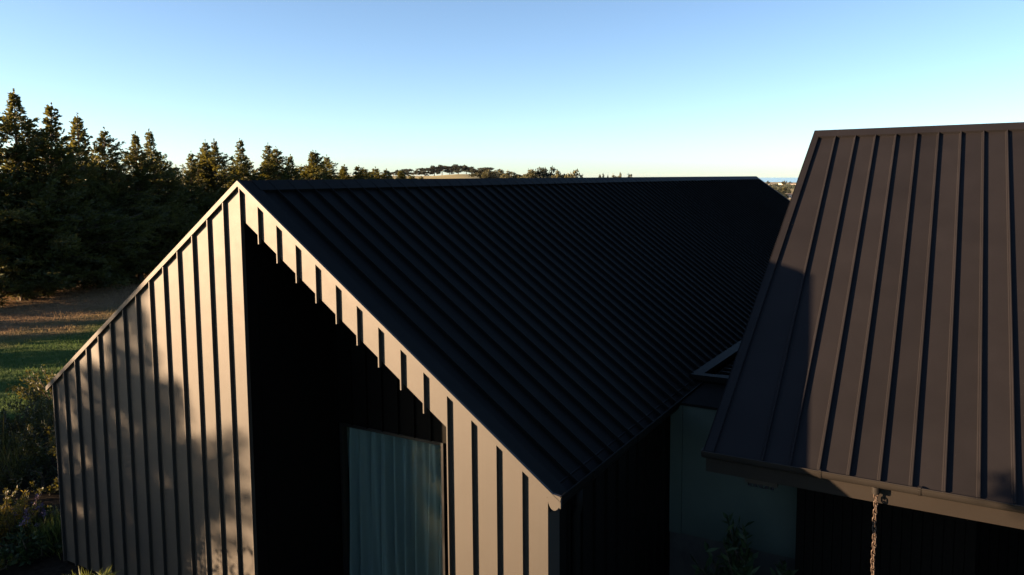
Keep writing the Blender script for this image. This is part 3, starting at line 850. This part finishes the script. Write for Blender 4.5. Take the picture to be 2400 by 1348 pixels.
def shrub(loc, h, rad, seed, label, mat='shrub', leaf=0.06, lw=0.5, n=2600, name='shrub', cat='shrub', gold=0.0, up=0.6, stems=26):
    """stems from the base, leaves along their outer halves; optional golden tips"""
    rng = np.random.default_rng(seed)
    t = thing(name, label, cat, loc)
    sm = MB(); P, D, T = [], [], []
    per = max(4, n // stems)
    for k in range(stems):
        az = rng.uniform(0, 6.283); rr = rad * math.sqrt(rng.uniform(0.02, 1)); hh = h * rng.uniform(0.55, 1.0) * (1 - 0.35 * (rr / rad) ** 2)
        p0 = np.array([0.18 * rr * math.cos(az), 0.18 * rr * math.sin(az), 0.0]); p2 = np.array([rr * math.cos(az), rr * math.sin(az), hh])
        p1 = (p0 + p2) / 2 + np.array([0, 0, 0.12 * hh]) + rng.normal(0, 0.05, 3)
        sm.tube([tuple(p0), tuple(p1), tuple(p2)], [0.010, 0.007, 0.003], 4, caps=False)
        s = rng.uniform(0.25, 1.0, per)
        q = ((1 - s) ** 2)[:, None] * p0 + (2 * s * (1 - s))[:, None] * p1 + (s ** 2)[:, None] * p2
        q += rng.normal(0, 0.035 * max(rad, 0.4), (per, 3))
        d = rng.normal(0, 1, (per, 3)) + (p2 - p1) / np.linalg.norm(p2 - p1) * up * 2
        d[:, 2] += up * 0.5
        d /= np.linalg.norm(d, axis=1)[:, None]
        P.append(q); D.append(d); T.append(s * hh / h)
    P = np.concatenate(P); D = np.concatenate(D); T = np.concatenate(T)
    P[:, 2] = np.maximum(P[:, 2], 0.02)
    g = T > (1 - gold) if gold else np.zeros(len(P), bool)
    V, F = leaves(P[~g], D[~g], leaf, leaf * lw, rng, 0.35, 0.08)
    np_mesh('foliage', V, F, M[mat], t)
    if g.any():
        V, F = leaves(P[g], D[g], leaf, leaf * lw, rng, 0.35, 0.08)
        np_mesh('young_leaves', V, F, M['gold'], t)
    o = sm.build('stems', M['bark']); o.parent = t; o.location = (0, 0, 0)
    return t

# shrub whose sharp shadow falls on the gable
shrub((-4.35, -3.0, GZ), 2.90, 0.75, 41, 'tall leafy shrub beyond the left edge shading the gable foot', leaf=0.085, n=1500, stems=34)
# young pine in front of the recess, seen mirrored in the window
t = thing('pine_sapling', 'young long needled pine below the frame mirrored in the window', 'tree', (-0.62, -1.40, GZ + 0.26))
rng = np.random.default_rng(7)
P, D = [], []
sm = MB(); sm.tube([(0, 0, 0), (0.02, 0, 0.6), (0.0, 0.02, 1.04)], [0.03, 0.02, 0.008], 6)
for k in range(64):
    az = rng.uniform(0, 6.283); z0 = rng.uniform(0.15, 0.95); ln = rng.uniform(0.25, 0.55) * (1.2 - z0 * 0.6)
    d = np.array([math.cos(az), math.sin(az), rng.uniform(0.1, 0.5)]); d /= np.linalg.norm(d)
    e = np.array([0, 0, z0]) + d * ln; e[2] = min(e[2], 1.02)
    sm.tube([(0, 0, z0), tuple(e)], [0.010, 0.004], 4, caps=False)
    m = 90; s = rng.uniform(0.45, 1.0, m)[:, None]
    P.append(np.array([0, 0, z0]) * (1 - s) + e * s); dd = d + rng.normal(0, 0.55, (m, 3)); D.append(dd / np.linalg.norm(dd, axis=1)[:, None])
V, F = leaves(np.concatenate(P), np.concatenate(D), 0.15, 0.009, rng, 0.1)
np_mesh('needles', V, F, M['pine'], t); o = sm.build('trunk', M['bark']); o.parent = t; o.location = (0, 0, 0)

# dark mulched soil of the garden bed
rng = np.random.default_rng(77)
ang = np.linspace(0, 2 * math.pi, 60, endpoint=False)
cx_, cy_ = -7.6, -0.4
rad_ = np.stack([6.6 * np.cos(ang), 4.9 * np.sin(ang)], -1) * (1 + 0.06 * np.sin(ang * 5 + 1))[:, None]
rings = [0.02, 0.3, 0.55, 0.8, 1.0]
Vb = np.concatenate([np.stack([cx_ + rad_[:, 0] * q, cy_ + rad_[:, 1] * q, GZ + 0.012 + 0.05 * (1 - q ** 2) + rng.normal(0, .006, 60)], -1) for q in rings])
Vb[-60:, 2] = GZ - 0.02
Fb = [(k_ * 60 + i, k_ * 60 + (i + 1) % 60, (k_ + 1) * 60 + (i + 1) % 60, (k_ + 1) * 60 + i) for k_ in range(4) for i in range(60)]
bedo = np_mesh('garden_bed', Vb, np.array(Fb)[:, ::-1], plain('dark_mulch', (0.018, 0.014, 0.010), 0.95, 0.5, 18, 0.05)); struct(bedo)
# garden bed at the left of the gable
bed = [
 ((-4.85, -0.10), 0.92, 0.50, 'gold', 0.042, 'golden lit small leaved shrub at the left edge of the garden', 3200, 0.0),
 ((-7.2, 1.9), 1.15, 0.8, 'shrub', 0.06, 'dark green shrub behind the golden lit one by the left edge', 2600, 0.12),
 ((-6.0, 1.75), 1.35, 0.6, 'shrub', 0.065, 'upright shrub with orange sprigs beside the gable corner', 2200, 0.14),
 ((-8.6, 3.0), 1.0, 0.9, 'shrub', 0.06, 'loose dark shrub below the green field', 2400, 0.06),
 ((-10.2, 3.4), 0.9, 1.0, 'shrub', 0.06, 'low shrub farthest back in the garden bed', 2400, 0.05),
 ((-7.9, 3.6), 1.1, 0.8, 'shrub', 0.06, 'dark shrub touching the left verge end', 2400, 0.08),
 ((-9.4, 2.2), 1.0, 0.9, 'shrub', 0.06, 'rounded shrub at the left edge under the field', 2400, 0.08),
 ((-4.6, 0.55), 0.55, 0.5, 'glossy_leaf', 0.08, 'low dark plant at the foot of the gable corner', 900, 0.0),
 ((-4.3, -0.1), 0.50, 0.6, 'glossy_leaf', 0.09, 'dark strappy plant in the bottom left corner', 1000, 0.0),
 ((-5.2, -0.1), 0.6, 0.6, 'shrub', 0.06, 'small shrub in the bottom left corner under the golden one', 1400, 0.05),
 ((-11.9, 4.3), 0.8, 1.0, 'shrub', 0.06, 'straggly growth where the garden meets the field', 1800, 0.05)]
for i, ((x, y), h, r, mt, lf, lab, n, gold) in enumerate(bed):
    shrub((x, y, GZ), h, r, 60 + i, lab, mt, lf, 0.5, n, gold=gold, stems=30)
rngb = np.random.default_rng(99)
for i in range(26):                          # ground cover filling the bed, each plant its own
    x, y = rngb.uniform(-12.6, -4.2), rngb.uniform(-1.6, 3.6)
    if ((x + 8.6) / 5.3) ** 2 + ((y - 0.6) / 3.8) ** 2 > 0.92: continue
    where = f"{'nearest' if x > -5.5 else 'midway' if x > -9 else 'farthest'} from the gable{', wall side' if y < 0.6 else ', field side'}"
    look = ['loose', 'rounded', 'spreading', 'ragged', 'squat', 'leggy', 'tufted', 'flat topped', 'leaning'][i % 9]; tone = ['dark green', 'dull green', 'bronze tipped'][(i * 2 + i // 9) % 3]
    shrub((x, y, GZ), rngb.uniform(0.3, 0.62), rngb.uniform(0.4, 0.7), 300 + i, f'{look} {tone} plant {where}', 'shrub', 0.055, 0.5, 620, name='bed_plant', cat='plant', gold=0.10 if 'bronze' in tone else 0.0, stems=14)['group'] = 'low plants in the garden bed'
# mauve flower heads
t = thing('flowering_plant', 'low plant with mauve flower heads beside the golden shrub', 'plant', (-4.75, 0.15, GZ))
rng = np.random.default_rng(12); sm = MB(); fl = []
for k in range(26):
    x, y, h = rng.normal(0, 0.22), rng.normal(0, 0.14), rng.uniform(0.32, 0.55)
    sm.tube([(x * .6, y * .6, 0), (x, y, h)], [0.005, 0.003], 4, caps=False)
    q = np.array([x, y, h]) + rng.normal(0, 0.018, (26, 3)); fl.append(q)
q = np.concatenate(fl); V, F = leaves(q, rng.normal(0, 1, q.shape) + np.array([0, 0, .6]), 0.026, 0.018, rng, 0.3)
np_mesh('flower_heads', V, F, M['flower'], t)['kind'] = 'stuff'; o = sm.build('stems', M['bark']); o.parent = t; o.location = (0, 0, 0)
q = np.stack([rng.normal(0, .22, 420), rng.normal(0, .16, 420), rng.uniform(.02, .4, 420)], -1); V, F = leaves(q, rng.normal(0, 1, q.shape) + np.array([0, 0, 1.]), 0.09, 0.03, rng, 0.3); np_mesh('foliage', V, F, M['shrub'], t)
# grass tuft
def tuft(loc, h, r, n, seed, label, mat):
    t = thing('grass_tuft', label, 'grass', loc)
    rng = np.random.default_rng(seed)
    p = np.stack([rng.normal(0, r * .35, n), rng.normal(0, r * .35, n), np.zeros(n)], -1)
    d = np.stack([rng.normal(0, .35, n), rng.normal(0, .35, n), np.ones(n)], -1); d /= np.linalg.norm(d, axis=1)[:, None]
    V, F = leaves(p, d, h, 0.012, rng, 0.15); np_mesh('blades', V, F, M[mat], t)
tuft((-4.15, 0.20, GZ), 0.55, 0.3, 420, 3, 'lit green grass tuft against the gable corner', 'pine')
tuft((-7.4, 1.2, GZ), 0.9, 0.4, 160, 4, 'tall thin grass tuft among the dark shrubs', 'shrub')
# courtyard plants
shrub((4.92, 2.42, GZ), 1.57, 0.62, 81, 'dark large leaved shrub in front of the pale courtyard wall', 'glossy_leaf', 0.15, 0.30, 900, stems=26, up=0.5)
shrub((4.72, 0.70, GZ), 1.76, 0.34, 82, 'shrub with golden sprig tips at the bottom edge left of centre', 'shrub', 0.05, 0.5, 1500, gold=0.30, stems=16)
shrub((5.02, 0.66, GZ), 1.82, 0.22, 83, 'slim shrub with orange tips right of the other at the bottom edge', 'shrub', 0.05, 0.5, 800, gold=0.25, stems=9)
shrub((4.36, 0.75, GZ), 1.62, 0.22, 84, 'small shrub with one lit tip nearest the dark side wall', 'shrub', 0.05, 0.5, 800, gold=0.2, stems=8)

# ------------------------------------------------------------------ field grass (one mass nobody could count)
rng = np.random.default_rng(21)
n = 150000
X = rng.uniform(-34, -10.5, n); Y = rng.uniform(1.5, 26, n)
d = np.stack([rng.normal(0, .5, n), rng.normal(0, .5, n), np.ones(n)], -1); d /= np.linalg.norm(d, axis=1)[:, None]
V, F = leaves(np.stack([X, Y, np.full(n, GZ - 0.005)], -1), d, 0.11, 0.012, rng, 0.3)
gm_, nt, N, L, b = node_mat('field_grass')
geo = N.new('ShaderNodeNewGeometry'); sx = N.new('ShaderNodeSeparateXYZ'); L.new(geo.outputs['Position'], sx.inputs[0])
n1 = noise(nt, 0.18, 6, 0.6, vec=geo.outputs['Position'])
x = N.new('ShaderNodeMath'); x.operation = 'MULTIPLY_ADD'; L.new(n1.outputs['Fac'], x.inputs[0]); x.inputs[1].default_value = 9.0; L.new(sx.outputs['X'], x.inputs[2])
mr = N.new('ShaderNodeMapRange'); mr.interpolation_type = 'SMOOTHSTEP'; mr.inputs['From Min'].default_value = -15.0; mr.inputs['From Max'].default_value = -18.8; L.new(x.outputs[0], mr.inputs['Value'])
mx = N.new('ShaderNodeMix'); mx.data_type = 'RGBA'; L.new(mr.outputs['Result'], mx.inputs['Factor']); mx.inputs['A'].default_value = (0.045, 0.085, 0.018, 1); mx.inputs['B'].default_value = (0.20, 0.13, 0.07, 1)
L.new(mx.outputs['Result'], b.inputs['Base Color']); b.inputs['Roughness'].default_value = 0.9; b.inputs['Specular IOR Level'].default_value = 0.1
go = np_mesh('field_grass', V, F, gm_); go['kind'] = 'stuff'; go['label'] = 'short grass of the field, brown near the conifers'; go['category'] = 'grass'

# ------------------------------------------------------------------ distant trees
def gum_mesh(seed, flat):
    """unit height, crown about 1 wide: clumps of leaves on a forked trunk"""
    rng = np.random.default_rng(seed); sm = MB(); P = []
    nl = 11
    sm.tube([(0, 0, 0), (0.01, 0.01, 0.25), (0.0, 0.02, 0.42)], [0.035, 0.026, 0.02], 6)
    for k in range(nl):
        az = 6.283 * k / nl + rng.uniform(-.4, .4); r = rng.uniform(0.05, 0.46); z = (0.44 + 0.42 * (1 - (r / 0.45) ** 2) + rng.uniform(-.16, .05)) if flat else rng.uniform(0.30, 0.86) * (1 - 0.3 * r)
        e = np.array([r * math.cos(az), r * math.sin(az), z])
        sm.tube([(0, 0.02, 0.36), tuple(e * np.array([.5, .5, .85])), tuple(e)], [0.016, 0.010, 0.005], 4, caps=False)
        cr = rng.uniform(0.17, 0.25) * (1 if flat else 1.15)
        for q in range(3):
            c = e + rng.normal(0, cr * 0.55, 3) * np.array([1, 1, .6])
            u = rng.normal(0, 1, (70, 3)); u /= np.linalg.norm(u, axis=1)[:, None]
            P.append(c + u * (cr * 0.62) * rng.uniform(.6, 1, 70)[:, None] * np.array([1.1, 1.1, .7]))
    P = np.concatenate(P); P[:, 2] *= 1 / max(P[:, 2].max(), 1e-3)
    P[:, 2] = np.maximum(P[:, 2], 0.14 if flat else 0.02)
    V, F = leaves(P, rng.normal(0, 1, P.shape), 0.09, 0.07, rng, 0.3)
    return V, F, sm
def gum(seed, flat, mat):
    t = thing('gum_tree', 'x', 'tree', (0, 0, -600)); V, F, sm = gum_mesh(seed, flat)
    np_mesh('crown', V, F, M[mat], t); o = sm.build('trunk', M['palebark']); o.parent = t; o.location = (0, 0, 0); return t
GP = {('g', i): gum(200 + i, True, 'gum') for i in range(3)}
GP.update({('b', i): gum(210 + i, False, 'gum') for i in range(2)})
GP.update({('y', i): gum(220 + i, False, 'gum_gold') for i in range(3)})
def far_tree(x, wpx, ytop, r, kind, label, group, sink=0.0):
    az = px_az(x); X_, Y_, Z_ = at(az, r)
    dep = (Vector((X_, Y_, 0)) - Vector((CX, CY, 0))).dot(Vector((_f.x, _f.y, 0)))
    top = CAM.z + (410.5 - ytop) / 1769.0 * dep
    h = max(top - (Z_ - sink), 1.5); w = wpx / 1769.0 * dep * 1.35
    dup(GP[kind], (X_, Y_, Z_ - sink), random.Random(int(x * 7)).uniform(0, 6.28), (w, w, h), label, group)
HG = 'gum trees on the distant hill'
for a_ in [(922, 22, 401, 1030, ('g', 1), 'leftmost low gum peeping over the small conifers'), (941, 20, 396, 1020, ('g', 0), 'hill gum above the small sunlit conifers, left of a pair'), (957, 20, 395, 1020, ('g', 2), 'hill gum right of the pair above the small conifers'),
           (977, 11, 397, 1010, ('g', 1), 'single narrow gum in the gap on the hill'), (996, 28, 393, 1010, ('g', 2), 'gum at the left end of the long grove on the hill'), (1018, 26, 388, 1010, ('g', 0), 'second gum from the left in the long hill grove'),
           (1036, 26, 386, 1020, ('g', 1), 'third gum of the long hill grove with a high crown'), (1054, 22, 389, 1020, ('g', 2), 'gum dipping in the middle of the long hill grove'), (1074, 30, 385, 1010, ('g', 0), 'tallest gum of the long hill grove'),
           (1093, 24, 388, 1010, ('g', 1), 'gum right of the tallest one on the hill'), (1110, 26, 394, 1000, ('b', 0), 'dense dark tree low on the right of the hill grove'), (1127, 22, 396, 1000, ('b', 1), 'dark bushy tree between the grove and the last broad gum'),
           (1140, 32, 392, 1000, ('g', 2), 'broad flat gum at the right end of the hill')]:
    far_tree(*a_, HG)
BG = 'trees behind the main ridge'
for a_ in [(1146, 44, 397, 620, ('y', 0), 'broad olive green bush below the right end of the hill'), (1172, 20, 398, 640, ('b', 0), 'small dark tree right of the olive bush'), (1190, 24, 400, 600, ('y', 1), 'brownish tree in the middle of the low clump'),
           (1210, 26, 404, 600, ('y', 2), 'low brownish tree ending the clump before the gap'), (1245, 32, 396, 480, ('y', 1), 'big golden green tree right of the gap above the ridge'), (1263, 28, 394, 480, ('b', 1), 'dark topped tree beside the big golden green one'),
           (1286, 32, 392, 480, ('b', 0), 'tall loose crowned tree with wispy top'), (1311, 24, 399, 470, ('y', 2), 'sloping olive tree at the right end of the big clump'), (1341, 30, 399, 450, ('y', 0), 'lone airy gum with pale limbs above the ridge'),
           (1366, 20, 410, 450, ('b', 1), 'low bush right of the lone airy gum'), (1411, 11, 408, 700, ('b', 0), 'tiny round bush alone on the ridge line'), (1437, 18, 410, 700, ('y', 1), 'tiny tree left of the last pair on the ridge line'),
           (1453, 10, 406, 700, ('y', 0), 'tiny pointed tree of the last pair on the ridge line'), (1472, 24, 409, 700, ('b', 1), 'last low bush of the ridge line before the open sky'),
           (1424, 8, 411, 700, ('y', 2), 'smallest bush between the round one and the last pair')]:
    far_tree(*a_, BG, 1.0)
CG = 'trees on the coastal plain'
for a_ in [(1812, 13, 437, 1000, ('y', 1), 'brown bush behind the end of the ridge'), (1822, 12, 441, 930, ('b', 0), 'dark round bush at the top of the golden field'), (1838, 14, 438, 1000, ('y', 2), 'olive tree on the golden field edge'),
           (1850, 8, 442, 900, ('b', 1), 'small dark tree alone on the golden field'), (1833, 20, 447, 720, ('b', 0), 'largest dark tree clump on the near golden field'), (1842, 12, 455, 680, ('b', 1), 'dark bush below the largest clump on the golden field'),
           (1800, 6, 424, 2600, ('b', 0), 'tiny dark tree left on the shore line'), (1838, 8, 424, 2600, ('y', 1), 'tiny brown tree in the middle of the shore line'), (1853, 6, 426, 2600, ('b', 1), 'tiny dark tree right on the shore line')]:
    far_tree(*a_, CG, 0.5)
for p in GP.values():
    for c in list(p.children): bpy.data.objects.remove(c)
    bpy.data.objects.remove(p)
# the wood between the field and the shore: reads as one mass
rng = np.random.default_rng(9); Pn = []
for k in range(90):
    az = rng.uniform(-14.5, -8.5); r = rng.uniform(1500, 2100); c = np.array(at(az, r))
    m = 60; u = rng.normal(0, 1, (m, 3)); u /= np.linalg.norm(u, axis=1)[:, None]
    Pn.append(c + np.array([0, 0, 3.0]) + u * np.array([9, 9, 4.5]) * rng.uniform(.5, 1, m)[:, None])
Pn = np.concatenate(Pn); V, F = leaves(Pn, rng.normal(0, 1, Pn.shape), 3.0, 2.2, rng, 0.3)
fw_ = np_mesh('far_wood', V, F, M['gum']); fw_['kind'] = 'stuff'; fw_['label'] = 'dark far wood between the golden field and the sea'; fw_['category'] = 'wood'
# far houses
def far_house(x, r, w, dp, h, label, rz):
    X_, Y_, Z_ = at(px_az(x), r)
    t = thing('far_house', label, 'house', (X_, Y_, Z_), rz, 'houses on the coastal plain')
    mb = MB(); mb.box(-w / 2, w / 2, -dp / 2, dp / 2, -1, h); o = mb.build('wall', M['wall_pale']); o.parent = t; o.location = (0, 0, 0)
    mb = MB(); mb.prism([(-w / 2 - .4, -dp / 2 - .4, h), (-w / 2 - .4, dp / 2 + .4, h), (-w / 2 - .4, 0, h + dp * .3)], (w + .8, 0, 0)); o = mb.build('roof', M['tile']); o.parent = t; o.location = (0, 0, 0)
    for k in range(3):
        mb = MB(); mb.box(-w * .35 + k * w * .3, -w * .35 + k * w * .3 + 1.2, -dp / 2 - .05, -dp / 2 + .02, 0.9, 2.1); o = mb.build('window', M['frame']); o.parent = t; o.location = (0, 0, 0)
far_house(1809, 2500, 16, 9, 4, 'pale house left on the shore line', 0.4)
far_house(1831, 2700, 16, 9, 4, 'white house in the middle of the shore line', -0.2)
far_house(1859, 2500, 18, 9, 4, 'cream house right on the shore line beside the brown roof', 0.1)
far_house(1851, 730, 7, 5, 3, 'white shed on the near golden field beside the verge', 0.5)

# ------------------------------------------------------------------ thin sea haze over the whole place
hm = bpy.data.materials.new('haze_air'); hm.use_nodes = True
hn, hl = hm.node_tree.nodes, hm.node_tree.links
hn.remove(hn['Principled BSDF'])
pv = hn.new('ShaderNodeVolumePrincipled'); pv.inputs['Density'].default_value = HAZE; pv.inputs['Color'].default_value = (0.92, 0.96, 1.0, 1); pv.inputs['Anisotropy'].default_value = 0.2
hl.new(pv.outputs[0], hn['Material Output'].inputs['Volume'])
mb = MB(); mb.box(-13500, 13500, -13500, 13500, -47.0, 22.0)
hz = mb.build('haze', hm); hz['kind'] = 'stuff'; hz['label'] = 'thin sea haze over the plain'; hz['category'] = 'haze'
